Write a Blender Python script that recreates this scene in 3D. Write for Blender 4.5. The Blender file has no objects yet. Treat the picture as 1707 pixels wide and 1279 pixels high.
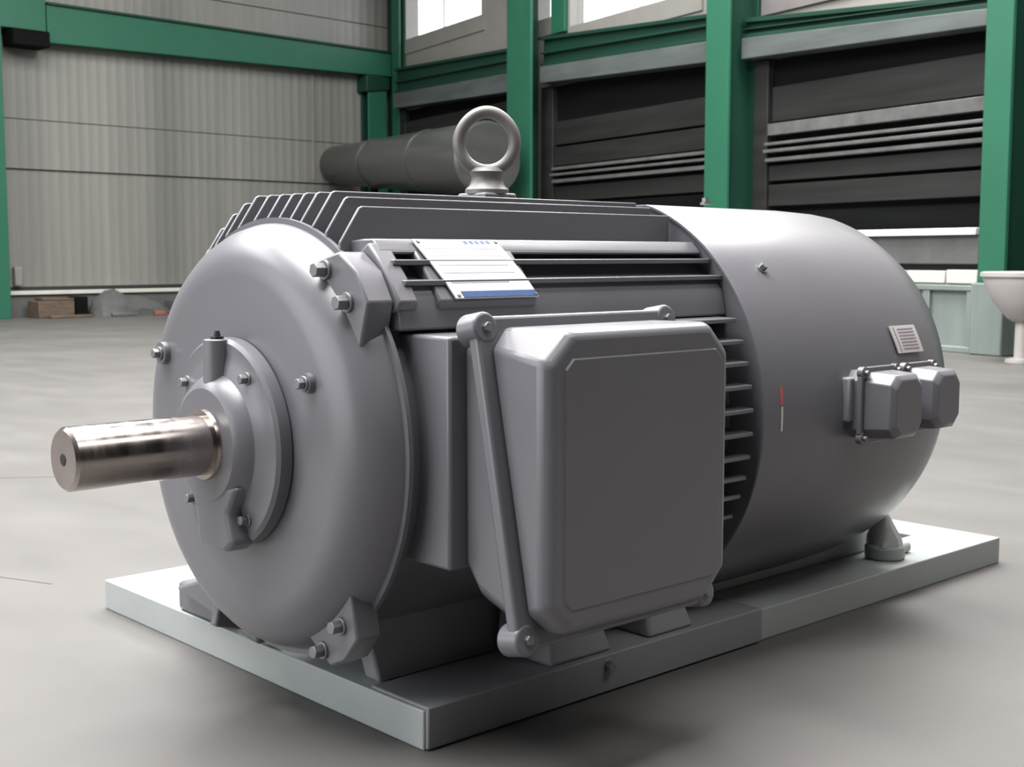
import bpy, bmesh, math, random
from mathutils import Vector, Matrix
random.seed(7)
PI = math.pi
SC = bpy.context.scene
COL = SC.collection

# ------------------------------------------------------------ camera, sky, lights, exposure
CAM = Vector((-1.738, -2.193, 1.1))
yaw, pitch = math.radians(47.56), math.atan(213.5/2159.0)
fwd = Vector((math.cos(yaw)*math.cos(pitch), math.sin(yaw)*math.cos(pitch), -math.sin(pitch)))
cd = bpy.data.cameras.new('camera')
cam = bpy.data.objects.new('camera', cd)
COL.objects.link(cam)
cam.location = CAM
cam.rotation_euler = fwd.to_track_quat('-Z', 'Y').to_euler()
cd.sensor_fit = 'HORIZONTAL'
cd.sensor_width = 36.0
cd.lens = 2159.0/1707.0*36.0
cd.clip_end = 300
cd.dof.use_dof = True; cd.dof.focus_distance = 3.1; cd.dof.aperture_fstop = 9.0
SC.camera = cam

world = bpy.data.worlds.new('overcast_sky')
SC.world = world
world.use_nodes = True
bg = world.node_tree.nodes['Background']
bg.inputs[0].default_value = (0.93, 0.96, 1.0, 1)
bg.inputs[1].default_value = 3.4

def area_light(name, loc, target, sx, sy, watts, color=(1, 1, 1)):
    d = bpy.data.lights.new(name, 'AREA')
    d.shape = 'RECTANGLE'; d.size = sx; d.size_y = sy
    d.energy = watts; d.color = color
    o = bpy.data.objects.new(name, d)
    COL.objects.link(o)
    o.location = loc
    o.rotation_euler = (Vector(target)-Vector(loc)).to_track_quat('-Z', 'Y').to_euler()
    return o
# one soft overhead roof light; the lamps after it are added fills
area_light('roof_light_near', (-.9, 2.7, 9.6), (-.9, 2.7, 0), 9, 8, 3950, (1.0, 0.985, 0.99))
area_light('fill_light_far', (1.0, 12.0, 9.6), (1.0, 12.0, 0), 20, 5, 3600, (1.0, 0.985, 0.965))  # no source seen here; added to brighten the far floor
area_light('fill_light_right', (9.5, 5.0, 9.6), (9.5, 5.0, 0), 4, 8, 2200, (1.0, 0.985, 0.975))  # unseen fill, added to lift the floor and cover on the right

area_light('fill_light_south', (3.0, -5.5, 9.6), (3.0, -5.5, 0), 10, 3, 480, (1.0, 0.985, 0.975))  # added fill that lifts the shaded floor on the near right

vs = SC.view_settings
vs.view_transform = 'Standard'; vs.look = 'None'
vs.exposure = 0.0; vs.gamma = 1.0; vs.use_curve_mapping = False
SC.display_settings.display_device = 'sRGB'

# ------------------------------------------------------------ materials
def lin(c):
    return tuple(((v/255)/12.92 if v/255 <= .04045 else ((v/255+.055)/1.055)**2.4) for v in c)

def mat(name, col, rough=.5, metal=0.0, vary=0.0, scale=6.0, bump=0.0, bscale=60.0, stretch=(1, 1, 1), coat=0.0, spec=.5, emit=None, rvary=0.0):
    m = bpy.data.materials.new(name)
    m.use_nodes = True
    nt = m.node_tree
    b = nt.nodes['Principled BSDF']
    b.inputs['Base Color'].default_value = (*col, 1)
    b.inputs['Roughness'].default_value = rough
    b.inputs['Metallic'].default_value = metal
    b.inputs['Specular IOR Level'].default_value = spec
    if coat:
        b.inputs['Coat Weight'].default_value = coat
        b.inputs['Coat Roughness'].default_value = .25
    if emit:
        b.inputs['Emission Color'].default_value = (*emit[0], 1)
        b.inputs['Emission Strength'].default_value = emit[1]
    if vary or bump or rvary:
        tc = nt.nodes.new('ShaderNodeNewGeometry')
        mp = nt.nodes.new('ShaderNodeMapping')
        mp.inputs['Scale'].default_value = stretch
        nt.links.new(tc.outputs['Position'], mp.inputs['Vector'])
    if vary or rvary:
        n = nt.nodes.new('ShaderNodeTexNoise')
        n.inputs['Scale'].default_value = scale
        n.inputs['Detail'].default_value = 5
        n.inputs['Roughness'].default_value = .6
        nt.links.new(mp.outputs[0], n.inputs['Vector'])
    if vary:
        mr = nt.nodes.new('ShaderNodeMapRange')
        mr.inputs['From Min'].default_value = .3; mr.inputs['From Max'].default_value = .7
        mr.inputs['To Min'].default_value = 1-vary; mr.inputs['To Max'].default_value = 1+vary
        nt.links.new(n.outputs['Fac'], mr.inputs['Value'])
        hs = nt.nodes.new('ShaderNodeVectorMath'); hs.operation = 'SCALE'
        hs.inputs[0].default_value = col
        nt.links.new(mr.outputs[0], hs.inputs['Scale'])
        nt.links.new(hs.outputs[0], b.inputs['Base Color'])
    if rvary:
        mr2 = nt.nodes.new('ShaderNodeMapRange')
        mr2.inputs['From Min'].default_value = .3; mr2.inputs['From Max'].default_value = .7
        mr2.inputs['To Min'].default_value = max(.03, rough-rvary); mr2.inputs['To Max'].default_value = rough+rvary
        nt.links.new(n.outputs['Fac'], mr2.inputs['Value'])
        nt.links.new(mr2.outputs[0], b.inputs['Roughness'])
    if bump:
        n2 = nt.nodes.new('ShaderNodeTexNoise')
        n2.inputs['Scale'].default_value = bscale
        n2.inputs['Detail'].default_value = 4
        nt.links.new(mp.outputs[0], n2.inputs['Vector'])
        bp = nt.nodes.new('ShaderNodeBump')
        bp.inputs['Strength'].default_value = bump
        bp.inputs['Distance'].default_value = .01
        nt.links.new(n2.outputs['Fac'], bp.inputs['Height'])
        nt.links.new(bp.outputs[0], b.inputs['Normal'])
    return m

M = {}
M['paint'] = mat('grey_motor_paint', (.132, .130, .144), .35, vary=.03, scale=3, coat=.3, rvary=.04)
M['paint_dark'] = mat('dark_grey_foot_paint', (.22, .222, .235), .5, vary=.05, scale=5)
M['steel'] = mat('turned_steel', (.42, .375, .35), .24, metal=1.0, vary=.10, scale=9, stretch=(3, .6, .6), rvary=.08)
M['bolt'] = mat('bolt_steel', (.22, .22, .23), .4, metal=.6)
M['eye'] = mat('cast_eyebolt_steel', (.17, .162, .15), .45, metal=.2, vary=.08, scale=20)
M['plinth'] = mat('pale_grey_green_paint', (.36, .385, .375), .5, vary=.04, scale=4)
M['plate'] = mat('brushed_aluminium_plate', (.72, .71, .72), .35, metal=.3, vary=.04, scale=8, stretch=(.2, 4, 4))
M['blue'] = mat('blue_print', (.03, .075, .20), .4, vary=.12, scale=30)
M['print'] = mat('grey_print', (.30, .29, .33), .5)
M['white'] = mat('white_label', (.62, .58, .56), .5)
M['red'] = mat('red_sticker', (.42, .10, .11), .5)
M['black'] = mat('plain_black', (.012, .012, .014), .6)  # also paints the shade in wall gaps and the shaft's hole
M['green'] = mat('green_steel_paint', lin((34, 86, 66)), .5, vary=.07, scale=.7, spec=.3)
M['green_d'] = mat('deep_and_shaded_green_paint', lin((15, 50, 38)), .55, vary=.10, scale=.7, spec=.3)  # deep green of beams; on column webs and rear flanges it paints in shade
M['lip'] = mat('weathered_grey_board', (.062, .073, .071), .6, vary=.28, scale=1.5, stretch=(.5, .5, 3))
M['clad'] = mat('beige_grey_cladding', (.168, .168, .152), .55, vary=.24, scale=.8, stretch=(1.0, 1.0, .06))
M['dark'] = mat('dark_grey_sheet', (.014, .0138, .0136), .6, spec=.2, vary=.4, scale=1.2, stretch=(.3, .3, 4))
M['darker'] = mat('charcoal_sheet', (.004, .0043, .0043), .8, spec=.06, vary=.3, scale=1.2, stretch=(.3, .3, 4))
M['rail'] = mat('dull_galvanised_rail', (.13, .13, .128), .4, metal=.4, vary=.25, scale=3)
M['upper'] = mat('pinkish_grey_panel', (.115, .107, .105), .6, vary=.2, scale=1)
M['frame'] = mat('grey_window_frame', (.20, .195, .178), .5, vary=.06, scale=2)
M['duct'] = mat('dull_metal_duct', (.095, .098, .095), .27, metal=.5, vary=.15, scale=1.5, stretch=(1, .3, 5))
M['conc'] = mat('rough_concrete', (.075, .077, .075), .8, vary=.16, scale=2.5, bump=.3, bscale=20)
M['ledge'] = mat('white_ledge_paint', (.60, .62, .62), .5)
M['brick'] = mat('cream_block', (.45, .445, .40), .7, vary=.08, scale=6)
M['mint'] = mat('pale_mint_paint', (.15, .178, .165), .4, vary=.14, scale=2, stretch=(2, 2, .4))
M['hopper'] = mat('off_white_enamel', (.36, .34, .325), .35, vary=.06, scale=3)
M['roof'] = mat('roof_sheet', (.35, .35, .35), .7)
M['wood'] = mat('brown_timber', (.085, .058, .04), .7, vary=.35, scale=8, stretch=(1, 1, 4))
M['tarp'] = mat('grey_tarpaulin', (.075, .078, .074), .7, vary=.2, scale=5, bump=.5, bscale=8)
M['redbrick'] = mat('red_clay', (.20, .07, .055), .8, vary=.2, scale=9)

# glass
g = bpy.data.materials.new('clear_window_glass'); g.use_nodes = True
nt = g.node_tree; nt.nodes.clear()
out = nt.nodes.new('ShaderNodeOutputMaterial'); mx = nt.nodes.new('ShaderNodeMixShader')
tr = nt.nodes.new('ShaderNodeBsdfTransparent'); gl = nt.nodes.new('ShaderNodeBsdfGlossy')
gl.inputs['Roughness'].default_value = .05
mx.inputs[0].default_value = .06
nt.links.new(tr.outputs[0], mx.inputs[1]); nt.links.new(gl.outputs[0], mx.inputs[2]); nt.links.new(mx.outputs[0], out.inputs[0])
M['glass'] = g

# polished concrete floor
fm = bpy.data.materials.new('polished_concrete_floor'); fm.use_nodes = True
nt = fm.node_tree; b = nt.nodes['Principled BSDF']
gp = nt.nodes.new('ShaderNodeNewGeometry')
def noise(scale, detail, stretch=None):
    n = nt.nodes.new('ShaderNodeTexNoise'); n.inputs['Scale'].default_value = scale; n.inputs['Detail'].default_value = detail
    if stretch:
        mp = nt.nodes.new('ShaderNodeMapping'); mp.inputs['Scale'].default_value = stretch
        mp.inputs['Rotation'].default_value = (0, 0, .8)
        nt.links.new(gp.outputs['Position'], mp.inputs[0]); nt.links.new(mp.outputs[0], n.inputs['Vector'])
    else:
        nt.links.new(gp.outputs['Position'], n.inputs['Vector'])
    return n
n1_ = noise(.9, 6); n2_ = noise(3.5, 8, (1, .35, 1)); n3_ = noise(40, 3)
r1 = nt.nodes.new('ShaderNodeValToRGB')
r1.color_ramp.elements[0].position = .32; r1.color_ramp.elements[0].color = (.085, .081, .077, 1)
r1.color_ramp.elements[1].position = .68; r1.color_ramp.elements[1].color = (.108, .103, .097, 1)
r2 = nt.nodes.new('ShaderNodeValToRGB')
r2.color_ramp.elements[0].position = .35; r2.color_ramp.elements[0].color = (.95, .945, .95, 1)
r2.color_ramp.elements[1].position = .65; r2.color_ramp.elements[1].color = (1.02, 1.015, 1.01, 1)
nt.links.new(n1_.outputs['Fac'], r1.inputs[0]); nt.links.new(n2_.outputs['Fac'], r2.inputs[0])
mul = nt.nodes.new('ShaderNodeMix'); mul.data_type = 'RGBA'; mul.blend_type = 'MULTIPLY'; mul.inputs[0].default_value = 1
nt.links.new(r1.outputs[0], mul.inputs[6]); nt.links.new(r2.outputs[0], mul.inputs[7])
nt.links.new(mul.outputs[2], b.inputs['Base Color'])
mr = nt.nodes.new('ShaderNodeMapRange'); mr.inputs['To Min'].default_value = .42; mr.inputs['To Max'].default_value = .62
nt.links.new(n2_.outputs['Fac'], mr.inputs[0]); nt.links.new(mr.outputs[0], b.inputs['Roughness'])
bp = nt.nodes.new('ShaderNodeBump'); bp.inputs['Strength'].default_value = .05; bp.inputs['Distance'].default_value = .01
nt.links.new(n3_.outputs['Fac'], bp.inputs['Height']); nt.links.new(bp.outputs[0], b.inputs['Normal'])
M['floor'] = fm

# ------------------------------------------------------------ object helpers
WLOC = {}
def empty(name, loc, label=None, cat=None, group=None, kind=None):
    o = bpy.data.objects.new(name, None)
    COL.objects.link(o); o.location = loc; o.empty_display_size = .1
    WLOC[o] = Vector(loc)
    tag(o, label, cat, group, kind)
    return o
def tag(o, label=None, cat=None, group=None, kind=None):
    if label: o['label'] = label
    if cat: o['category'] = cat
    if group: o['group'] = group
    if kind: o['kind'] = kind
    return o

# the motor is drawn in its own drawing units; FRAME = (scale, offset) sets it down in the hall
FRAME = [1.0, Vector((0, 0, 0))]
def TW(p): return Vector(p)*FRAME[0]+FRAME[1]

class MB:
    """collects shapes in world coordinates; build() links ONE mesh object"""
    def __init__(s): s.bm = bmesh.new()
    def face(s, vs):
        try: s.bm.faces.new(vs)
        except ValueError: pass
    def hexa(s, p):     # 8 points: bottom ring 0-3, top ring 4-7
        v = [s.bm.verts.new(q) for q in p]
        for f in ((0, 3, 2, 1), (4, 5, 6, 7), (0, 1, 5, 4), (1, 2, 6, 5), (2, 3, 7, 6), (3, 0, 4, 7)):
            s.face([v[i] for i in f])
        return s
    def box(s, x0, x1, y0, y1, z0, z1):
        return s.hexa([(x0, y0, z0), (x1, y0, z0), (x1, y1, z0), (x0, y1, z0), (x0, y0, z1), (x1, y0, z1), (x1, y1, z1), (x0, y1, z1)])
    def loft(s, rings, cap0=True, cap1=True, closed=True):
        R = [[s.bm.verts.new(p) for p in r] for r in rings]
        n = len(R[0])
        for a, b_ in zip(R, R[1:]):
            for i in range(n if closed else n-1):
                j = (i+1) % n
                s.face([a[i], a[j], b_[j], b_[i]])
        if cap0: s.face(list(reversed(R[0])))
        if cap1: s.face(R[-1])
        return s
    def prism_x(s, poly, x0, x1):       # poly in (y, z)
        return s.loft([[(x0, y, z) for y, z in poly], [(x1, y, z) for y, z in poly]])
    def prism_y(s, poly, y0, y1):       # poly in (x, z)
        return s.loft([[(x, y0, z) for x, z in poly], [(x, y1, z) for x, z in poly]])
    def cyl(s, p0, p1, r0, r1=None, n=24, phase=0.0):
        r1 = r0 if r1 is None else r1
        p0, p1 = Vector(p0), Vector(p1)
        d = (p1-p0).normalized()
        a = d.orthogonal().normalized(); c = d.cross(a)
        ring = lambda p, r: [p+(a*math.cos(t)+c*math.sin(t))*r for t in [phase+2*PI*i/n for i in range(n)]]
        return s.loft([ring(p0, r0), ring(p1, r1)])
    def tube(s, pts, r, n=10):
        pts = [Vector(p) for p in pts]
        rings = []
        for i, p in enumerate(pts):
            d = (pts[min(i+1, len(pts)-1)]-pts[max(i-1, 0)]).normalized()
            a = Vector((0, 0, 1)).cross(d)
            a = d.orthogonal().normalized() if a.length < .05 else a.normalized()
            c = d.cross(a)
            rings.append([p+(a*math.cos(2*PI*k/n)+c*math.sin(2*PI*k/n))*r for k in range(n)])
        return s.loft(rings)
    def lathe(s, prof, yc, zc, n=96, rf=None):      # profile (x, r) about a line along X
        rings = []
        for x, r in prof:
            ring = []
            for i in range(n):
                t = 2*PI*i/n
                k = rf(t) if rf else 1.0
                ring.append((x, yc-r*k*math.cos(t), zc+r*k*math.sin(t)))
            rings.append(ring)
        return s.loft(rings, cap0=prof[0][1] > 1e-6, cap1=prof[-1][1] > 1e-6)
    def build(s, name, m, parent=None, bevel=0.0, seg=2, smooth=35, label=None, cat=None, group=None, kind=None):
        bm = s.bm
        bmesh.ops.remove_doubles(bm, verts=bm.verts, dist=1e-6)
        bmesh.ops.recalc_face_normals(bm, faces=bm.faces)
        for v in bm.verts: v.co = TW(v.co)
        cs = [v.co for v in bm.verts]
        lo = Vector([min(c[i] for c in cs) for i in range(3)]); hi = Vector([max(c[i] for c in cs) for i in range(3)])
        c = (lo+hi)/2; c.z = lo.z
        for v in bm.verts: v.co -= c
        me = bpy.data.meshes.new(name); bm.to_mesh(me); bm.free()
        for p in me.polygons: p.use_smooth = True
        me.set_sharp_from_angle(angle=math.radians(smooth))
        me.materials.append(m if not isinstance(m, str) else M[m])
        o = bpy.data.objects.new(name, me); COL.objects.link(o)
        WLOC[o] = c
        if parent:
            o.parent = parent; o.location = c-WLOC[parent]
        else:
            o.location = c
        if bevel:
            bv = o.modifiers.new('bevel', 'BEVEL'); bv.width = bevel; bv.segments = seg
            bv.limit_method = 'ANGLE'; bv.angle_limit = math.radians(30); bv.harden_normals = False
        return tag(o, label, cat, group, kind)

def copy_at(src, loc, parent):
    o = src.copy(); COL.objects.link(o)
    o.parent = parent; o.location = Vector(loc)-WLOC[parent]
    WLOC[o] = Vector(loc)
    return o

# wall frames: u along the wall from the far corner, o out into the hall, z up
K = Vector((16.035, 21.382, 0))
E1, N1 = Vector((-.215, -.9766, 0)).normalized(), Vector((-.9766, .215, 0)).normalized()   # right wall
E2, N2 = Vector((-.9987, -.050, 0)).normalized(), Vector((.050, -.9987, 0)).normalized()   # left wall
def R_(u, o, z): return K+E1*u+N1*o+Vector((0, 0, z))
def L_(u, o, z): return K+E2*u+N2*o+Vector((0, 0, z))
def wbox(mb, W, u0, u1, o0, o1, z0, z1, za=None, zb=None):
    """box on a wall; za, zb are the heights of its far end (u1) when it is not level"""
    za = z0 if za is None else za; zb = z1 if zb is None else zb
    return mb.hexa([W(u0, o0, z0), W(u1, o0, za), W(u1, o1, za), W(u0, o1, z0), W(u0, o0, z1), W(u1, o0, zb), W(u1, o1, zb), W(u0, o1, z1)])

# ------------------------------------------------------------ setting: floor, roof, walls
fl = MB().box(-40, 40, -30, 45, -.2, 0).build('floor', 'floor', kind='structure', label='pale polished concrete floor of the hall')
def joint(pts, w):
    mb = MB()
    for (x0, y0), (x1, y1) in zip(pts, pts[1:]):
        d = Vector((x1-x0, y1-y0, 0)).normalized(); n = Vector((-d.y, d.x, 0))*w
        a, c = Vector((x0, y0, 0)), Vector((x1, y1, 0))
        lo, hi = Vector((0, 0, -.01)), Vector((0, 0, .0006))
        mb.hexa([a-n+lo, c-n+lo, c+n+lo, a+n+lo, a-n+hi, c-n+hi, c+n+hi, a+n+hi])
    return mb.build('floor_crack', mat('crack_filler', (.16, .15, .14), .8) if 'crack' not in M else M['crack'], fl)
M['crack'] = mat('dark_crack_filler', (.05, .044, .04), .8)
HX0, HY0 = -11.0, -14.0
ce = [R_(-.3, -.3, 0), R_(36.5, -.3, 0), Vector((HX0, HY0-.3, 0)), L_(27.2, -.3, 0)]
MB().loft([[p+Vector((0, 0, 10.0)) for p in ce], [p+Vector((0, 0, 10.2)) for p in ce]]).build('ceiling', 'roof', kind='structure')
wr = MB()
ZT = 10.0
for u0, u1, z0, z1 in ((0, 1.02, 0, ZT), (1.02, 4.55, 0, 5.42), (1.02, 4.55, 8.2, ZT), (4.55, 6.45, 0, ZT), (6.45, 7.1, 0, 4.98), (6.45, 7.1, 8.2, ZT),
                       (7.1, 7.56, 0, ZT), (7.56, 11.25, 0, 4.72), (7.56, 11.25, 8.2, ZT), (11.25, 36.5, 0, ZT)):
    wbox(wr, R_, u0, u1, -.3, 0, z0, z1)
wall_right = wr.build('wall_right', 'frame', kind='structure')
wall_left = wbox(MB(), L_, -.3, 27.0, -.3, 0, 0, ZT).build('wall_left', 'clad', kind='structure')
wf = MB()       # unseen gable end, added; its gate is sized and placed for side light
for y0, y1, z0, z1 in ((HY0, -1.5, 0, 10), (-1.5, 15, 7.5, 10), (15, 19.9, 0, 10)):
    wf.box(HX0-.3, HX0, y0, y1, z0, z1)
wf.build('unseen_wall_front', 'darker', kind='structure')
MB().box(HX0, 9.5, HY0-.3, HY0, 0, 10).build('unseen_wall_back', 'darker', kind='structure')  # unseen dark wall, added to keep fill off the motor's near side

# left wall: ribbed cladding sheets in rows (the photo shows the seams), a low concrete kerb under them
def sheet(u0, u1, z0, z1, o, pitch=.2, d=.022):
    mb = MB(); prof = []
    n = max(1, round((u1-u0)/pitch)); p = (u1-u0)/n
    for i in range(n):
        a = u0+i*p
        prof += [(a, o), (a+.62*p, o), (a+.70*p, o+d), (a+.92*p, o+d)]
    prof.append((u1, o))
    prof += [(u1, o-.03), (u0, o-.03)]
    return mb.loft([[L_(u, q, z0) for u, q in prof], [L_(u, q, z1) for u, q in prof]])
for z0, z1, o in ((.54, 2.62, .05), (2.64, 3.50, .10), (3.515, 6.1, .10), (6.12, 9.9, .10)):
    for u0, u1 in ((.05, 2.138), (2.14, 4.368), (4.37, 6.288), (6.29, 8.628), (8.63, 10.908), (10.91, 13.1), (13.12, 15.3)):
        sheet(u0, u1, z0, z1, o, d=.003 if z0 < 1 else .004).build('cladding_sheet', 'clad', wall_left, smooth=20)
wbox(MB(), L_, 0, 15.3, 0.0, .045, .47, .55).build('gap_shade_strip', 'black', wall_left)  # shade of the open gap put in as a black strip
wbox(MB(), L_, 0, 15.3, 0.0, .28, .40, .47).build('sill', 'brick', wall_left, bevel=.01)
wbox(MB(), L_, 0, 27, 0.0, .22, 0, .40).build('kerb', 'conc', wall_left)
wbox(MB(), L_, 2.13, 2.155, .10, .14, 2.7, 4.9).build('vertical_pipe', 'frame', wall_left)
wbox(MB(), L_, 8.60, 8.74, .05, .18, .56, .90).build('junction_box', 'frame', wall_left, bevel=.02)

# windows
def window(name, u0, u1, z0, z1, mull):
    f = MB(); t = .10
    wbox(f, R_, u0, u1, -.25, .03, z0, z0+.30); wbox(f, R_, u0, u1, -.25, .03, z1-t, z1)
    wbox(f, R_, u0, u0+t*.6, -.25, .03, z0+.3, z1-t); wbox(f, R_, u1-t, u1, -.25, .03, z0+.3, z1-t)
    w = f.build(name, 'frame', kind='structure')
    for m_ in mull: wbox(MB(), R_, m_-.025, m_+.025, -.16, -.10, z0+.3, z1-t).build('mullion', 'ledge', w)
    for a, c in zip([u0+.06]+mull, mull+[u1-t]):
        wbox(MB(), R_, a, c, -.135, -.125, z0+.3, z1-t).build('pane', 'glass', w)
    return w
window('window_1', 1.02, 4.55, 5.42, 8.2, [2.6])
window('window_2', 6.45, 7.1, 4.98, 8.2, [])
window('window_3', 7.56, 11.25, 4.72, 8.2, [9.5])

# ------------------------------------------------------------ steel columns and beams
def column_r(u0, u1, label, z0=0.0, z1=9.9, o0=.04, o1=.6, web=.6, back=1.0):
    t = empty('steel_column', R_((u0+u1)/2, .3, z0), label, 'column', 'green steel columns of the hall')
    w = u1-u0
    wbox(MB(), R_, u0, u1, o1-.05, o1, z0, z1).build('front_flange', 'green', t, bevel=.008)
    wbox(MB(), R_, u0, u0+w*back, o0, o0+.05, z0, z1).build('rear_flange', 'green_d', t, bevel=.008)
    wbox(MB(), R_, u0+web*w, u0+web*w+.06, o0+.05, o1-.05, z0, z1).build('web', 'green_d', t)  # recess shade is put into the darker green
    return t
nc = column_r(.62, 1.0, 'narrow green steel column in the far corner, left of the first window', o0=.01, o1=.16, web=.4)
wbox(MB(), R_, .22, .60, .01, .07, 0, 9.9).build('side_plate', 'green_d', nc)
column_r(6.43, 7.26, 'wide green steel column just right of the ring-shaped lifting eye', web=.12, back=.2)
column_r(12.08, 12.58, 'green steel column rising behind the smooth fan cover, middle of the right wall')
wbox(MB(), R_, 7.12, 7.54, .01, .10, 4.95, 9.9).build('window_post', 'green', label='green post between the narrow pane and the wide window', cat='post', bevel=.01)
cc = column_r(16.94, 17.30, 'green steel column at the right edge standing on a pale mint footing', z0=.80)
wbox(MB(), R_, 16.90, 17.34, .02, .66, 0, .80).build('footing', 'mint', cc, bevel=.02, label='pale mint painted footing')

def beam_r(u0, u1, top, bot, lip, label, o=.30):
    t = empty('steel_beam', R_((u0+u1)/2, .15, bot[0]), label, 'beam', 'green beams along the right wall')
    h = top[0]-bot[0]
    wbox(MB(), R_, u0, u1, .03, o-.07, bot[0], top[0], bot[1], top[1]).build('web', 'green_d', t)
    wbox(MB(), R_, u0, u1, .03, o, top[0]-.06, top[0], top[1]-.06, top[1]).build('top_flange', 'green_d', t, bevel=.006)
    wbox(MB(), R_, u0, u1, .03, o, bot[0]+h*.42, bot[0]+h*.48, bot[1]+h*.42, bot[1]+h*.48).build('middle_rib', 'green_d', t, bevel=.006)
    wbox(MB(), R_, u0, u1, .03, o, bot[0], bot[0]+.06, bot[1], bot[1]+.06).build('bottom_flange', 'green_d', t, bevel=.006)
    wbox(MB(), R_, u0+.06, u1-.02, .03, o+.06, lip[0], bot[0]-.005, lip[1], bot[1]-.005).build('edge_board', 'lip', t, bevel=.01, label='weathered grey board under the beam')
    return t
beam_r(1.04, 6.40, (5.10, 4.84), (4.56, 4.39), (4.24, 4.05), 'green beam between the corner and the first wide column')
beam_r(7.10, 11.98, (4.90, 4.55), (4.38, 4.16), (4.09, 3.86), 'green beam under the wide window, between two green columns')
beam_r(12.5, 16.86, (4.38, 4.00), (4.10, 3.83), (3.81, 3.64), 'green beam in the right bay above the dark panels')
beam_r(17.25, 22.0, (4.00, 3.80), (3.72, 3.55), (3.45, 3.30), 'green beam running out of the frame at the right edge')

# left wall crane beam
lb = empty('crane_beam', L_(4.2, .3, 5.0), 'long pale green box beam across the left cladding wall', 'beam')
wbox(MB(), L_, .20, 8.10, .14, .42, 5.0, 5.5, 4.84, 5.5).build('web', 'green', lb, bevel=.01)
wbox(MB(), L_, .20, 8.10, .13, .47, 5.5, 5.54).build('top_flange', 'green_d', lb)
lc = empty('girder_end', L_(9.6, .3, 5.0), 'short green girder stub at the upper left corner, on the left column', 'beam')
wbox(MB(), L_, 8.12, 11.5, .14, .42, 5.02, 5.75).build('web', 'green', lc, bevel=.01)
wbox(MB(), L_, 8.14, 8.80, .14, .60, 4.72, 5.0).build('bearing_block', 'darker', lc, bevel=.02, label='dark bearing block under the girder')
def column_l(u0, u1, z1, label, o0=.14, o1=.42):
    t = empty('steel_column', L_((u0+u1)/2, .3, 0), label, 'column', 'green steel columns of the hall')
    wbox(MB(), L_, u0, u1, o1-.05, o1, 0, z1).build('front_flange', 'green', t, bevel=.008)
    wbox(MB(), L_, u0, u1, o0, o0+.04, 0, z1).build('rear_flange', 'green_d', t, bevel=.008)
    wbox(MB(), L_, (u0+u1)/2-.03, (u0+u1)/2+.03, o0+.04, o1-.05, 0, z1).build('web', 'green_d', t)  # darker green carries the shade between the flanges
    return t
column_l(9.02, 9.5, 5.0, 'green steel column cut by the left edge of the frame', o0=.30, o1=.60)
sc_ = column_l(.36, .86, 4.98, 'short green column under the right end of the long box beam')
wbox(MB(), L_, .30, .95, .12, .47, 4.70, 4.97, 4.62).build('cap_bracket', 'green_d', sc_, bevel=.02)

# ------------------------------------------------------------ dark panel fronts in the bays
def panel_front(u0, u1, z0, z1, rows, label, jamb=.30):
    """rows: (z_bottom, z_top, out, material, name); every sheet and rail is its own part"""
    t = empty('panel_front', R_((u0+u1)/2, .1, z0), label, 'panelling', 'dark panelling in the bays')
    wbox(MB(), R_, u0, u1, .02, .05, z0, z1).build('back_sheet', 'darker', t)
    for a, b_, o, m_, nm in rows:
        wbox(MB(), R_, u0+jamb, u1-.03, .05, .05+o, a, b_).build(nm, m_, t, bevel=.006)
    wbox(MB(), R_, u0, u0+jamb-.03, .05, .17, z0, z1).build('jamb', 'dark', t, bevel=.01)
    return t
panel_front(1.02, 6.4, .9, 4.2, [(3.5, 3.95, .10, 'dark', 'sheet'), (3.42, 3.47, .16, 'rail', 'rail'), (2.2, 3.0, .08, 'darker', 'sheet'), (1.0, 2.1, .08, 'darker', 'sheet')],
            'dark panelling behind the grey duct, nearest the far corner')
panel_front(6.9, 12.0, .4, 4.05, [(3.02, 3.42, .08, 'dark', 'sheet'), (2.66, 2.98, .10, 'dark', 'sheet'), (2.58, 2.63, .16, 'rail', 'rail'), (2.48, 2.52, .20, 'rail', 'rail'), (2.36, 2.42, .16, 'rail', 'rail'),
            (2.04, 2.30, .08, 'dark', 'sheet'), (1.7, 2.0, .08, 'darker', 'sheet'), (.6, 1.65, .08, 'darker', 'sheet')],
            'dark panelling with thin pale rails between the two nearest green columns', jamb=.42)
panel_front(12.62, 16.9, .5, 3.78, [(2.93, 3.40, .06, 'dark', 'sheet'), (2.74, 2.90, .14, 'rail', 'rail'), (2.60, 2.64, .20, 'rail', 'rail'), (2.50, 2.545, .22, 'rail', 'rail'), (2.38, 2.43, .18, 'rail', 'rail'),
            (2.12, 2.33, .10, 'dark', 'sheet'), (1.78, 2.07, .10, 'dark', 'sheet'), (.9, 1.70, .05, 'darker', 'sheet')],
            'dark panelling with a wide pale rail above the white ledge', jamb=.32)
wbox(MB(), R_, 17.36, 22, .02, .10, .0, 3.28).build('green_sheet', 'green_d', label='deep green wall sheet beyond the right-hand column', cat='wall sheet')
wbox(MB(), R_, 12.6, 16.9, .01, .05, 4.42, 6.5).build('wall_sheet', 'upper', label='pinkish grey wall sheet above the right-hand green beam', cat='wall sheet')

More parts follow.
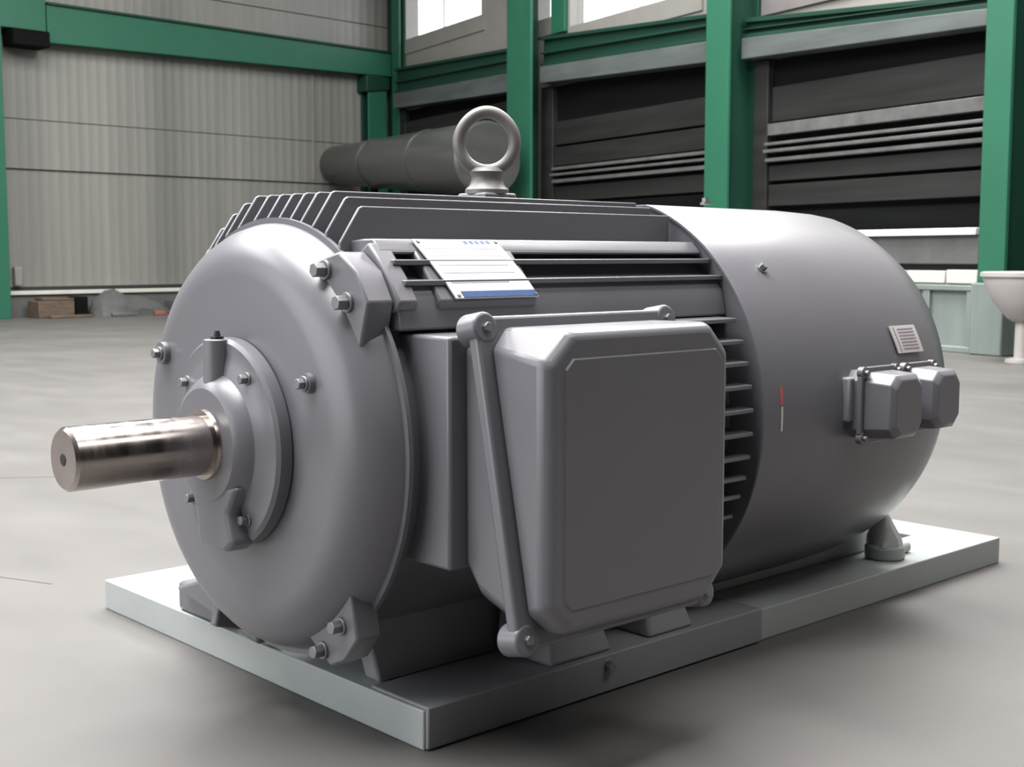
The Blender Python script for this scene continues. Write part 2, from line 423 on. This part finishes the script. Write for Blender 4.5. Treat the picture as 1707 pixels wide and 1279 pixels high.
# low wall below the right bay: ledge, concrete beam, blocks, mint base
lw = empty('low_wall', R_(15.0, .5, 0), 'low wall with a white ledge between two green columns, right of the fan cover', 'low wall')
wbox(MB(), R_, 12.7, 16.86, .20, .56, 1.33, 1.41).build('ledge', 'ledge', lw, bevel=.008, label='white ledge')
wbox(MB(), R_, 12.7, 16.86, .16, .50, 1.00, 1.33).build('concrete_beam', 'conc', lw, bevel=.01)
wbox(MB(), R_, 12.7, 16.86, .16, .40, .93, 1.0).build('gap_shade_bar', 'black', lw)  # gap under the beam, its shade put in as a black bar
for u0, u1 in ((14.6, 15.2), (15.22, 15.80), (15.82, 16.39), (16.42, 16.86)):
    wbox(MB(), R_, u0, u1, .16, .50+.01*(u0 > 16.4), .78, .925+.012*(u0 > 16.4)).build('block', 'brick', lw, bevel=.012)
wbox(MB(), R_, 12.7, 16.88, .16, .48, 0, .78).build('base', 'mint', lw, label='pale mint base')
wbox(MB(), R_, 12.7, 16.88, .16, .54, .70, .765).build('base_rail', 'mint', lw, bevel=.01)
wbox(MB(), R_, 12.7, 16.88, .16, .56, .0, .07).build('base_foot', 'mint', lw, bevel=.01)
for u in (15.45, 16.1, 16.74):
    wbox(MB(), R_, u, u+.10, .47, .53, .07, .70).build('base_post', 'mint', lw, bevel=.008)

# white hopper at the right edge
hp = R_(17.92, 1.05, 0)
ht = empty('hopper', hp, 'off-white tapered hopper on a post beside the right-hand column', 'hopper')
def lathe_z(mb, prof, c, n=40):
    rings = [[(c.x+r*math.cos(2*PI*i/n), c.y+r*math.sin(2*PI*i/n), z) for i in range(n)] for r, z in prof]
    return mb.loft(rings)
lathe_z(MB(), [(.10, .42), (.16, .46), (.30, .62), (.38, .78), (.40, .86), (.40, .90), (.36, .90), (.34, .80), (.1, .5)], hp).build('bowl', 'hopper', ht)
lathe_z(MB(), [(.40, .875), (.43, .885), (.43, .925), (.40, .935), (.36, .92), (.36, .885)], hp).build('rim', 'hopper', ht)
lathe_z(MB(), [(.16, 0), (.16, .03), (.075, .05), (.07, .43)], hp, 24).build('post', 'hopper', ht)

# duct that leaves the left wall along the right wall
dt = empty('metal_duct', L_(1.56, 0.1, 2.6), 'thick dull metal duct running out of the left wall behind the lifting eye', 'duct')
d0 = L_(1.56, .14, 3.03)
DL = 6.8
def rad(t): return .41+.24*t/DL
def axis(t): return d0+E1*t-Vector((0, 0, .30*t/DL))
def ring_at(t, r, n=48):
    c = axis(t)
    return [c+(N1*math.cos(2*PI*i/n)+Vector((0, 0, 1))*math.sin(2*PI*i/n))*r for i in range(n)]
MB().loft([ring_at(.0, .37), ring_at(.10, .41), ring_at(DL-.05, .65), ring_at(DL, .61)]).build('duct_tube', 'duct', dt)
for t in (2.2, 4.6):
    MB().loft([ring_at(t, rad(t)-.01), ring_at(t, rad(t)+.016), ring_at(t+.05, rad(t)+.017), ring_at(t+.05, rad(t)-.01)]).build('seam_band', 'duct', dt)
for t in (2.0, 5.6):
    c = axis(t)
    MB().box(c.x-.06, c.x+.06, c.y-.06, c.y+.06, 0, c.z-rad(t)+.04).build('support_post', 'darker', dt)

# floor odds and ends by the left column
def junk_box(name, m_, label, cat, u0, u1, o0, o1, z0, z1, tilt=0.0, group=None):
    mb = MB(); wbox(mb, L_, u0, u1, o0, o1, z0, z1, z0, z1+tilt)
    return mb.build(name, m_, None, bevel=.015, label=label, cat=cat, group=group)
junk_box('wooden_crate', 'wood', 'low brown wooden crate against the kerb beside the left column', 'crate', 7.95, 8.62, .35, .8, 0, .30)
junk_box('timber_board', 'wood', 'thin brown timber board lying in front of the brown crate', 'board', 7.7, 8.5, .86, 1.02, 0, .05)
junk_box('dark_box', 'darker', 'small black box between the brown crate and the grey bundle', 'box', 7.62, 7.86, .35, .66, 0, .36)
tb = MB()
rings = []
for k, (u, s, h) in enumerate(((7.55, .12, .12), (7.45, .26, .32), (7.25, .33, .44), (7.05, .33, .46), (6.9, .28, .36), (6.6, .26, .34), (6.3, .25, .26), (6.05, .18, .12), (5.95, .06, .05))):
    rings.append([L_(u, .62+s*math.cos(PI*i/9)*(1+.1*math.sin(3*i+k)), max(0, h*math.sin(PI*i/9)*(1+.08*math.cos(2*i+k)))) for i in range(10)])
tb.loft(rings).build('tarpaulin_bundle', 'tarp', label='lumpy grey tarpaulin bundle lying along the kerb of the left wall', cat='tarpaulin')
junk_box('board_stack', 'conc', 'flat stack of grey-brown sheets at the right end of the clutter', 'sheets', 5.15, 5.9, .35, .85, 0, .20, .05)
for k, (u, o) in enumerate(((6.45, 1.12), (6.12, 1.08), (5.80, 1.05))):
    junk_box('clay_brick', 'redbrick', ['red brick on the floor, leftmost of three before the grey bundle', 'red brick on the floor, middle one of three before the grey bundle',
             'red brick on the floor, rightmost of three, next to the cream block'][k], 'brick', u-.11, u+.11, o-.06, o+.06, 0, .075, .01, 'loose red bricks')
junk_box('cream_block', 'brick', 'small cream block standing beside the rightmost red brick', 'block', 5.28, 5.46, .98, 1.12, 0, .16)

junk_box('timber_board', 'wood', 'brown board leaning flat on top of the wooden crate by the left column', 'board', 7.9, 8.5, .38, .70, .302, .34, .02)
junk_box('steel_offcut', 'rail', 'short dull steel offcut lying before the tarpaulin bundle', 'offcut', 6.9, 7.4, 1.06, 1.14, 0, .07)
# floor cracks
joint([(-.30, 4.9), (.9, 4.05), (1.6, 3.75), (2.6, 3.25)], .006)
joint([(-.9, 3.1), (-.3, 2.75), (-.15, 2.35), (.0, 2.0)], .004)

# ------------------------------------------------------------ plinth
PL, PW, PH = 2.642, 1.595, .092
pm = MB()
ox, oy = (0, PL), (0, PW); ix, iy = (.34, 2.45), (.235, .93)
def rect(a, b_, z): return [(a[0], b_[0], z), (a[1], b_[0], z), (a[1], b_[1], z), (a[0], b_[1], z)]
pm.loft([rect(ix, iy, 0), rect(ox, oy, 0), rect(ox, oy, PH), rect(ix, iy, PH), rect(ix, iy, 0)], cap0=False, cap1=False)
pm.build('motor_plinth', 'plinth', bevel=.004, label='flat pale grey-green steel base frame under the electric motor, on the floor', cat='base')

# ------------------------------------------------------------ electric motor
YC, ZC = .58, .648
FRAME[:] = [.957, Vector((-.0753, -.095, .0476))]
mo = empty('electric_motor', (.9, YC, PH), 'big grey electric motor with finned body and bare steel shaft on a pale plinth', 'motor')

def P(r, a, x):      # polar point about the shaft line: a=0 near side, 90 top
    a = math.radians(a)
    return Vector((x, YC-r*math.cos(a), ZC+r*math.sin(a)))
_hex = {}
def bolt(loc, axis, r, h, parent, m_='bolt', name='bolt'):
    """hex head bolt with a washer; alike bolts share one mesh"""
    key = (axis, round(r, 4), round(h, 4), m_, FRAME[0])
    ax = Vector({'x': (-1, 0, 0), 'y': (0, -1, 0), 'z': (0, 0, 1)}[axis])
    loc = Vector(loc)
    if key in _hex:
        return copy_at(_hex[key][0], TW(loc)+_hex[key][1], parent)
    mb = MB()
    mb.cyl(loc-ax*.004, loc+ax*h*.2, r*1.35, n=20)
    mb.cyl(loc+ax*h*.2, loc+ax*h, r, n=6)
    o = mb.build(name, m_, parent, bevel=.0015)
    _hex[key] = (o, WLOC[o]-TW(loc))
    return o

# shaft
sh = MB().lathe([(-.553, .0), (-.553, .066), (-.545, .073), (-.19, .073), (-.19, .080), (-.15, .080)], YC, ZC, 64).build('shaft', 'steel', mo, label='bare turned steel shaft')
MB().lathe([(-.5545, .0), (-.5545, .013), (-.552, .016), (-.551, .016)], YC, ZC, 24).build('centre_hole_disc', 'black', sh)  # flat black disc; the hole's shade is in its colour
MB().lathe([(-.214, .074), (-.214, .084), (-.200, .088), (-.196, .088), (-.196, .074)], YC, ZC, 64).build('shaft_collar', 'steel', sh)

# drive end bell
eb = MB().lathe([(-.116, .05), (-.116, .405), (-.113, .432), (-.104, .458), (-.088, .483), (-.066, .505), (-.038, .521), (-.012, .529), (-.006, .531), (-.006, .545), (.006, .545), (.006, .3)], YC, ZC, 128)\
    .build('end_bell', 'paint', mo, smooth=28)
# bolting ears on the rim
def ear(a0, a1, r0, r1, x0, x1, tip=.5, name='mounting_ear'):
    am = a0+(a1-a0)*tip
    poly = [(r0, a0), (r0+.02, a0), (r1-.012, a0+(am-a0)*.55), (r1, am), (r1-.012, am+(a1-am)*.45), (r0+.02, a1), (r0, a1), (r0-.02, am)]
    return MB().loft([[P(r, a, x0) for r, a in poly], [P(r, a, x1) for r, a in poly]]).build(name, 'paint', eb, bevel=.006)
ear(27, 61, .47, .600, -.062, .012, .5)
ear(-66, -36, .46, .605, -.062, .008, .45)
bolt(P(.525, 53, -.063), 'x', .017, .034, eb); bolt(P(.53, 41, -.063), 'x', .017, .034, eb)
bolt(P(.535, -48, -.063), 'x', .016, .030, eb); bolt(P(.55, -59, -.063), 'x', .016, .030, eb)
# small lugs with bolts on the dome
def lug(r, a, x, w=.03):
    c = P(r, a, x)
    mb = MB()
    mb.loft([[(x+.05, c.y+w*math.cos(t), c.z+w*math.sin(t)) for t in [2*PI*i/14 for i in range(14)]],
             [(x-.012, c.y+w*.85*math.cos(t), c.z+w*.85*math.sin(t)) for t in [2*PI*i/14 for i in range(14)]]])
    o = mb.build('lug', 'paint', eb)
    bolt((x-.014, c.y, c.z), 'x', .013, .02, eb)
    return o
lug(.365, 27, -.118, .027); lug(.405, 151, -.118, .034)
# far foot and gusset
MB().box(.08, .29, .99, 1.275, .047, .135).build('far_foot', 'paint', eb, bevel=.012)
MB().loft([[(x, .93, .27), (x, 1.02, .20), (x, 1.22, .13), (x, .76, .06), (x, .76, .22)] for x in (.04, .12)]).build('foot_gusset', 'paint', eb, bevel=.01)
MB().loft([[(-.045, .795, .215), (-.045, .825, .215), (.05, .825, .25), (.05, .795, .25)], [(-.065, .795, .125), (-.065, .825, .125), (.05, .825, .09), (.05, .795, .09)]]).build('gusset_rib', 'paint', eb, bevel=.006)

# bearing cap
bc = MB().lathe([(-.12, .255), (-.150, .255), (-.158, .246), (-.158, .215), (-.162, .20), (-.168, .17), (-.176, .165), (-.196, .150), (-.205, .135), (-.205, .08)], YC, ZC, 96).build('bearing_cap', 'paint', mo, smooth=28)
MB().cyl((-.163, YC, ZC+.12), (-.163, YC, ZC+.252), .036, .033, n=28).build('grease_boss', 'paint', bc, bevel=.003)
gn = MB(); gn.cyl((-.163, YC, ZC+.250), (-.163, YC, ZC+.258), .016, n=6); gn.cyl((-.163, YC, ZC+.258), (-.163, YC, ZC+.272), .009, .006, n=12)
gn.build('grease_nipple', 'black', bc)
MB().loft([[(x, YC-.145*s, ZC-.09), (x, YC-.10*s, ZC-.155), (x, YC-.125*s, ZC-.225), (x, YC-.085*s, ZC-.252), (x, YC+.045*s, ZC-.252), (x, YC+.055*s, ZC-.18), (x, YC+.09*s, ZC-.10)] for x, s in ((-.14, 1), (-.192, .95), (-.202, .90))]).build('drain_boss', 'paint', bc, bevel=.010, seg=3)
for a in (52, 139, 228, 304):
    bolt(P(.208, a, -.159), 'x', .012, .022, bc)

# stator frame: round core, front ring, top fins, side fins, pads
sf = MB().lathe([(.0, .30), (.0, .505), (.02, .515), (.05, .515), (.07, .505), (1.34, .505), (1.34, .2)], YC, ZC, 128).build('stator_frame', 'paint', mo, smooth=28)
RF = .612
for i, y in enumerate((.30, .355, .41, .472, .526, .58, .635, .692, .75, .81, .868, .93, 1.0, 1.07)):   # upright fins over the top
    h = min(math.sqrt(.632**2-(y-YC)**2), .606)
    zt = ZC+h
    zb = ZC+math.sqrt(max(.50**2-(y-YC)**2, .03))
    ch = min(.085, (zt-zb)*.85)
    x1 = 1.135 if i else 1.155
    poly = [(.0, zb-.02), (.0, zt-ch), (.055, zt-.004), (.064, zt), (x1, zt), (x1, zb-.02)]
    MB().prism_y(poly, y-.005, y+.005).build('fin', 'paint', sf, bevel=.0025)
# upper near shoulder: sloping strip with a pad that carries the nameplate
def strip(poly, x0, x1, name='shoulder_pad', bev=.006):
    return MB().prism_x(poly, x0, x1).build(name, 'paint', sf, bevel=bev)
strip([(.212, 1.138), (.186, 1.112), (.184, 1.104), (.215, 1.100), (.34, 1.06), (.34, 1.13), (.25, 1.138)], .03, 1.165)
blk = [(.205, 1.130), (.160, 1.084), (.120, 1.040), (.088, .996), (.10, .975), (.25, .95), (.33, 1.05)]
strip(blk, .012, .068, 'shoulder_pad'); strip(blk, .128, .435, 'nameplate_pad')
strip([(y+.030, z-.016) for y, z in blk[:4]]+[(.14, .96), (.30, .95), (.36, 1.05)], .02, 1.17, 'groove_wall', .002)
SIDE = [1.084, 1.038, .985, .921, .862, .803, .740, .675, .610, .545, .485, .430, .370, .310, .250]
for z in SIDE:
    dz = z-ZC
    yt = YC-math.sqrt(RF**2-dz**2)
    yb = YC-math.sqrt(.50**2-min(.49, abs(dz))**2)
    x0, x1 = (.045, 1.175) if z > .95 else (.66, 1.14)
    th = .006
    if z == .985: continue
    poly = [(yt, z-th), (yt, z+th), (yb+.02, z+th+.006), (yb+.02, z-th-.006)]
    MB().prism_x(poly, x0, x1).build('fin', 'paint', sf, bevel=.002)
# smooth flank strip below the ribs
strip([(.128, 1.036), (.108, 1.005), (.098, .970), (.092, .932), (.30, .93), (.30, 1.0)], .02, 1.17, 'flank_strip')

# nameplate over the pad: bent plate following the ribs
npl = [(.206, 1.1335), (.158, 1.0865), (.117, 1.0415), (.086, .9985)]
def bent(pl, off0, off1, x0, x1, skew):
    rings = []
    mb = MB()
    a = [(y-.7*off0, z+.7*off0) for y, z in pl]; b_ = [(y-.7*off1, z+.7*off1) for y, z in pl]
    n = len(pl)
    loopy = a+list(reversed(b_))
    sk = [skew*i/(n-1) for i in range(n)]; sk = sk+list(reversed(sk))
    return mb.loft([[(x0+s, y, z) for (y, z), s in zip(loopy, sk)], [(x1+s, y, z) for (y, z), s in zip(loopy, sk)]])
nb = bent(npl, .002, .006, .135, .395, .035).build('nameplate', 'plate', sf, label='silver maker plate with a blue band')
def on_plate(s0, s1, x0, x1, off0=.005, off1=.0075):
    def at(s):
        k = min(2, int(s*3)); f = s*3-k
        return (npl[k][0]+(npl[k+1][0]-npl[k][0])*f, npl[k][1]+(npl[k+1][1]-npl[k][1])*f)
    return bent([at(s0), at(s1)], off0, off1, x0+.035*s0, x1+.035*s0, .035*(s1-s0))
on_plate(.89, .995, .160, .393).build('blue_band', 'blue', nb)
for s in (.14, .26, .42, .55, .72):
    on_plate(s, s+.022, .150, .37 if s < .7 else .33, .005, .0065).build('print_line', 'print', nb)
for k in range(5):
    on_plate(.02, .075, .285+.018*k, .297+.018*k, .005, .0065).build('print_mark', 'blue', nb)
for s in (.03, .95):
    for x in (.143, .385):
        p = on_plate(s, s+.03, x, x+.008, .005, .009).build('rivet', 'bolt', nb)

# lifting eye
def subempty(name, loc):
    e = empty(name, TW(loc)); e.parent = mo; e.location = WLOC[e]-WLOC[mo]
    return e
le = subempty('lifting_eye', (.702, YC, 1.24))
ec = Vector((.702, YC, 1.416))
va = Vector((-.66, -.75, 0)).normalized(); vb = Vector((0, 0, 1)).cross(va).normalized(); vz = Vector((0, 0, 1))
mb = MB(); rings = []
NR, NS = 56, 16
for i in range(NR):
    t = 2*PI*i/NR
    rad = vb*math.cos(t)+vz*math.sin(t)
    ro = .0785+.006*max(0, math.sin(t))**6
    rings.append([ec+rad*(ro+.0175*math.cos(2*PI*k/NS))+va*(.022*math.sin(2*PI*k/NS)) for k in range(NS)])
rings.append(rings[0])
mb.loft(rings, cap0=False, cap1=False).build('ring', 'eye', le)
lathe_z(MB(), [(.062, 1.272), (.062, 1.284), (.050, 1.296), (.044, 1.312), (.044, 1.322), (.050, 1.334), (.040, 1.345)], Vector((.702, YC, 0)), 32).build('shank', 'eye', le)
MB().box(.642, .762, YC-.06, YC+.06, 1.20, 1.274).build('lifting_boss', 'paint', le, bevel=.006)

# fan cover
RC = .632
def sstep(a, b_, x):
    t = max(0, min(1, (x-a)/(b_-a))); return t*t*(3-2*t)
def hoodf(t):        # the hood is pressed a little flat along its top
    d = math.degrees(t)
    return min(1.0, .600/RC/max(.5, math.sin(t))) if 50 < d < 130 else 1.0
fc = MB().lathe([(1.17, RC-.012), (1.16, RC-.006), (1.16, RC), (1.165, RC+.001), (1.80, RC-.002), (2.00, RC-.010), (2.10, RC-.020), (2.17, RC-.034), (2.23, RC-.056), (2.27, RC-.085), (2.295, RC-.13), (2.30, RC-.2), (2.30, .02), (2.27, .02), (2.27, RC-.2), (2.2, RC-.08), (2.05, RC-.03), (1.17, RC-.012)], YC, ZC, 144, hoodf)\
    .build('fan_cover', 'paint', mo, label='smooth round fan cover')
def cbolt(a, x, r=.012, h=.018):
    p = P(RC, a, x); d = (p-Vector((x, YC, ZC))).normalized()
    mb = MB(); mb.cyl(p-d*.004, p+d*.004, r*1.5, n=16); mb.cyl(p+d*.004, p+d*h, r, n=6)
    return mb.build('bolt', 'bolt', fc)
cbolt(40.9, 1.34); cbolt(96, 1.75)
def patch(a0, a1, x0, x1, off, skew=0.0, n=5):
    mb = MB(); ra, rb = [], []
    ring = lambda x, r, sk: [P(r, a0+(a1-a0)*i/n, x+sk*i/n) for i in range(n+1)]
    lo0, hi0 = ring(x0, RC+.0005, skew), ring(x0, RC+off, skew)
    lo1, hi1 = ring(x1, RC+.0005, skew), ring(x1, RC+off, skew)
    return mb.loft([lo0+list(reversed(hi0)), lo1+list(reversed(hi1))])
lp = patch(13.5, 21.5, 1.865, 2.01, .004, -.02).build('label_plate', 'white', fc, label='small white data label')
for k in range(7):
    a = 14.6+k*.95
    patch(a, a+.28, 1.90-.02*(a-13.5)/8, 1.99-.02*(a-13.5)/8, .0052).build('print_line', 'print', lp)
patch(14, 21, 1.880, 1.885, .0052, -.02).build('print_line', 'print', lp)
st = MB(); 
patch(3.2, 7.9, 1.232, 1.246, .0025).build('warning_sticker', 'red', fc, label='narrow red and white sticker')
patch(-3.4, 2.9, 1.236, 1.243, .0025).build('sticker_tail', 'white', fc)
# socket boxes on the fan cover
def socket_box(x0, x1, z0, z1, yf):
    yb = -.035; c = .028
    def oct_(y, d, e=0.0):
        a0, a1, b0, b1 = x0+d, x1-d, z0+d, z1-d; k = c
        return [(a0+k, y, b0), (a1-k, y, b0), (a1, y, b0+k+e), (a1, y, b1-k), (a1-k, y, b1), (a0+k, y, b1), (a0, y, b1-k), (a0, y, b0+k+e)]
    ym = yb+(yf-yb)*.35
    so = MB().loft([oct_(yb+.03, .004), oct_(ym+.006, .004)]).build('socket_box', 'paint', mo, bevel=.003)
    MB().loft([oct_(ym+.006, -.008), oct_(ym-.010, -.008)]).build('flange', 'paint', so, bevel=.003)
    MB().loft([oct_(ym-.010, .006), oct_(yf+.014, .012), oct_(yf, .026)]).build('lid', 'paint', so, bevel=.003)
    for x in (x0+.008, x1-.008):
        for z in (z0+.008, z1-.008):
            bolt((x, ym-.010, z), 'y', .009, .014, so)
            MB().cyl((x, ym+.006, z), (x, ym-.012, z), .018, n=16).build('lug', 'paint', so)
    return so
socket_box(1.565, 1.755, .555, .765, -.20)
socket_box(1.790, 1.965, .565, .765, -.205)
MB().box(1.545, 1.60, -.070, -.03, .61, .742).build('socket_bracket', 'paint_dark', mo, bevel=.006)

# terminal box
tbx = subempty('terminal_box', (.4, -.1, .28))
X0, X1 = .090, .690
def ring8(x0, x1, top, bot, c, cz=None):
    """chamfered rectangle whose top edge lies at (y,z)=top and bottom edge at bot"""
    (yt, zt), (yb, zb) = top, bot
    L = math.hypot(yt-yb, zt-zb); f = c/L
    lt = lambda k: (yb+(yt-yb)*k, zb+(zt-zb)*k)
    a, b_ = lt(f), lt(1-f)
    return [(x0+c, yb, zb), (x1-c, yb, zb), (x1, *a), (x1, *b_), (x1-c, yt, zt), (x0+c, yt, zt), (x0, *b_), (x0, *a)]
RT, RB = (-.088, .947), (-.222, .280)
nrm = Vector((0, -.98, .195)).normalized()
def shift(ring, d): return [Vector(p)+nrm*d for p in ring]
# rear half and neck
MB().loft([ring8(X0+.008, X1-.01, (-.030, .926), (-.030, .395), .03), ring8(X0+.004, X1-.006, (-.05, .931), (-.085, .330), .035), ring8(X0, X1, RT, RB, .045)]).build('rear_housing', 'paint', tbx, bevel=.012, seg=3)
MB().box(.050, .640, -.035, .20, .405, .924).build('neck', 'paint', tbx, bevel=.008)
# joint flange with four rounded corner lugs
fl8 = ring8(X0-.022, X1+.022, (RT[0]+.004, RT[1]+.020), (RB[0]-.004, RB[1]-.020), .036)
MB().loft([shift(fl8, -.018), shift(fl8, .016)]).build('joint_flange', 'paint', tbx, bevel=.008, seg=3)
for x in (X0+.005, X1-.005):
    for (y, z) in ((RT[0]-.002, RT[1]-.004), (RB[0], RB[1]+.004)):
        c = Vector((x, y, z))
        MB().cyl(c-nrm*.046, c+nrm*.017, .037, .035, n=28).build('corner_lug', 'paint', tbx, bevel=.007, seg=3)
        b_ = MB(); b_.cyl(c+nrm*.016, c+nrm*.027, .011, n=6); b_.build('bolt', 'bolt', tbx, bevel=.001)
# cover: lofted from the slanted joint to the upright front
FY = -.300
cv = MB().loft([shift(ring8(X0+.012, X1-.010, (RT[0], RT[1]-.006), (RB[0], RB[1]+.010), .045), .016),
                ring8(X0, X1, (FY+.022, .947), (FY+.022, .292), .066),
                ring8(X0+.016, X1-.014, (FY, .934), (FY, .306), .062)]).build('cover', 'paint', tbx, bevel=.010, seg=3)
MB().loft([ring8(X0+.050, X1-.034, (FY+.002, .888), (FY+.002, .348), .022), ring8(X0+.054, X1-.038, (FY-.004, .884), (FY-.004, .352), .022)]).build('front_panel', 'paint', cv, bevel=.001)

FRAME[:] = [1.0, Vector((0, 0, 0))]
# near foot: steel angle over the plinth edge, pedestals, web, bolt
ft = MB().loft([[(x, -.013, .004), (x, -.013, .101), (x, .200, .101), (x, .200, .0925), (x, -.001, .0925), (x, -.001, .004)] for x in (.004, 1.222)]).build('near_foot', 'paint_dark', mo, bevel=.004)
for x0, x1, dx in ((.40, .62, .03), (.76, .94, .03)):
    MB().loft([[(x0, .005, .1005), (x1, .005, .1005), (x1, .21, .1005), (x0, .21, .1005)], [(x0+dx, .04, .215), (x1-dx, .04, .215), (x1-dx, .21, .34), (x0+dx, .21, .34)]]).build('foot_pedestal', 'paint_dark', ft, bevel=.01)
MB().loft([[(.04, .215, .0925), (1.12, .215, .0925), (1.12, .275, .0925), (.04, .275, .0925)], [(.03, .30, .34), (1.08, .30, .34), (1.08, .36, .34), (.03, .36, .34)]]).build('foot_web', 'paint_dark', ft, bevel=.008)
MB().loft([[(.06, .30, .33), (.30, .18, .30), (.30, .30, .30)], [(.06, .31, .345), (.30, .19, .315), (.30, .31, .315)]]).build('foot_rib', 'paint', ft)
bolt((.585, -.010, .070), 'y', .014, .020, ft)

# rail and levelling support under the fan cover
MB().box(1.24, 2.10, .205, .234, PH+.0005, .165).build('support_rail', 'plinth', mo, bevel=.004)
sp = subempty('support_foot', (2.06, .12, PH))
lathe_z(MB(), [(.062, PH+.001), (.066, PH+.006), (.066, PH+.040), (.058, PH+.048)], Vector((2.06, .11, 0)), 28).build('pad', 'plinth', sp, bevel=.003)
mb = MB(); rings = []
for k, (z, r, dx, dy) in enumerate(((PH+.046, .060, 0, 0), (PH+.07, .056, .004, .006), (PH+.095, .044, .008, .015), (PH+.13, .036, .012, .03), (PH+.16, .026, .02, .05))):
    rings.append([(2.06+dx+r*math.cos(2*PI*i/14)*(1+.12*math.sin(5*i+k)), .11+dy+r*math.sin(2*PI*i/14)*(1+.10*math.cos(3*i+k)), z) for i in range(14)])
mb.loft(rings).build('cast_bracket', 'plinth', sp)
MB().box(2.06, 2.20, .09, .17, PH+.001, PH+.035).build('bracket_toe', 'plinth', sp, bevel=.012)
MB().tube([(2.09, .17, PH+.15), (2.10, .175, PH+.19), (2.09, .20, PH+.235), (2.08, .235, PH+.26)], .011).build('hook', 'black', sp)
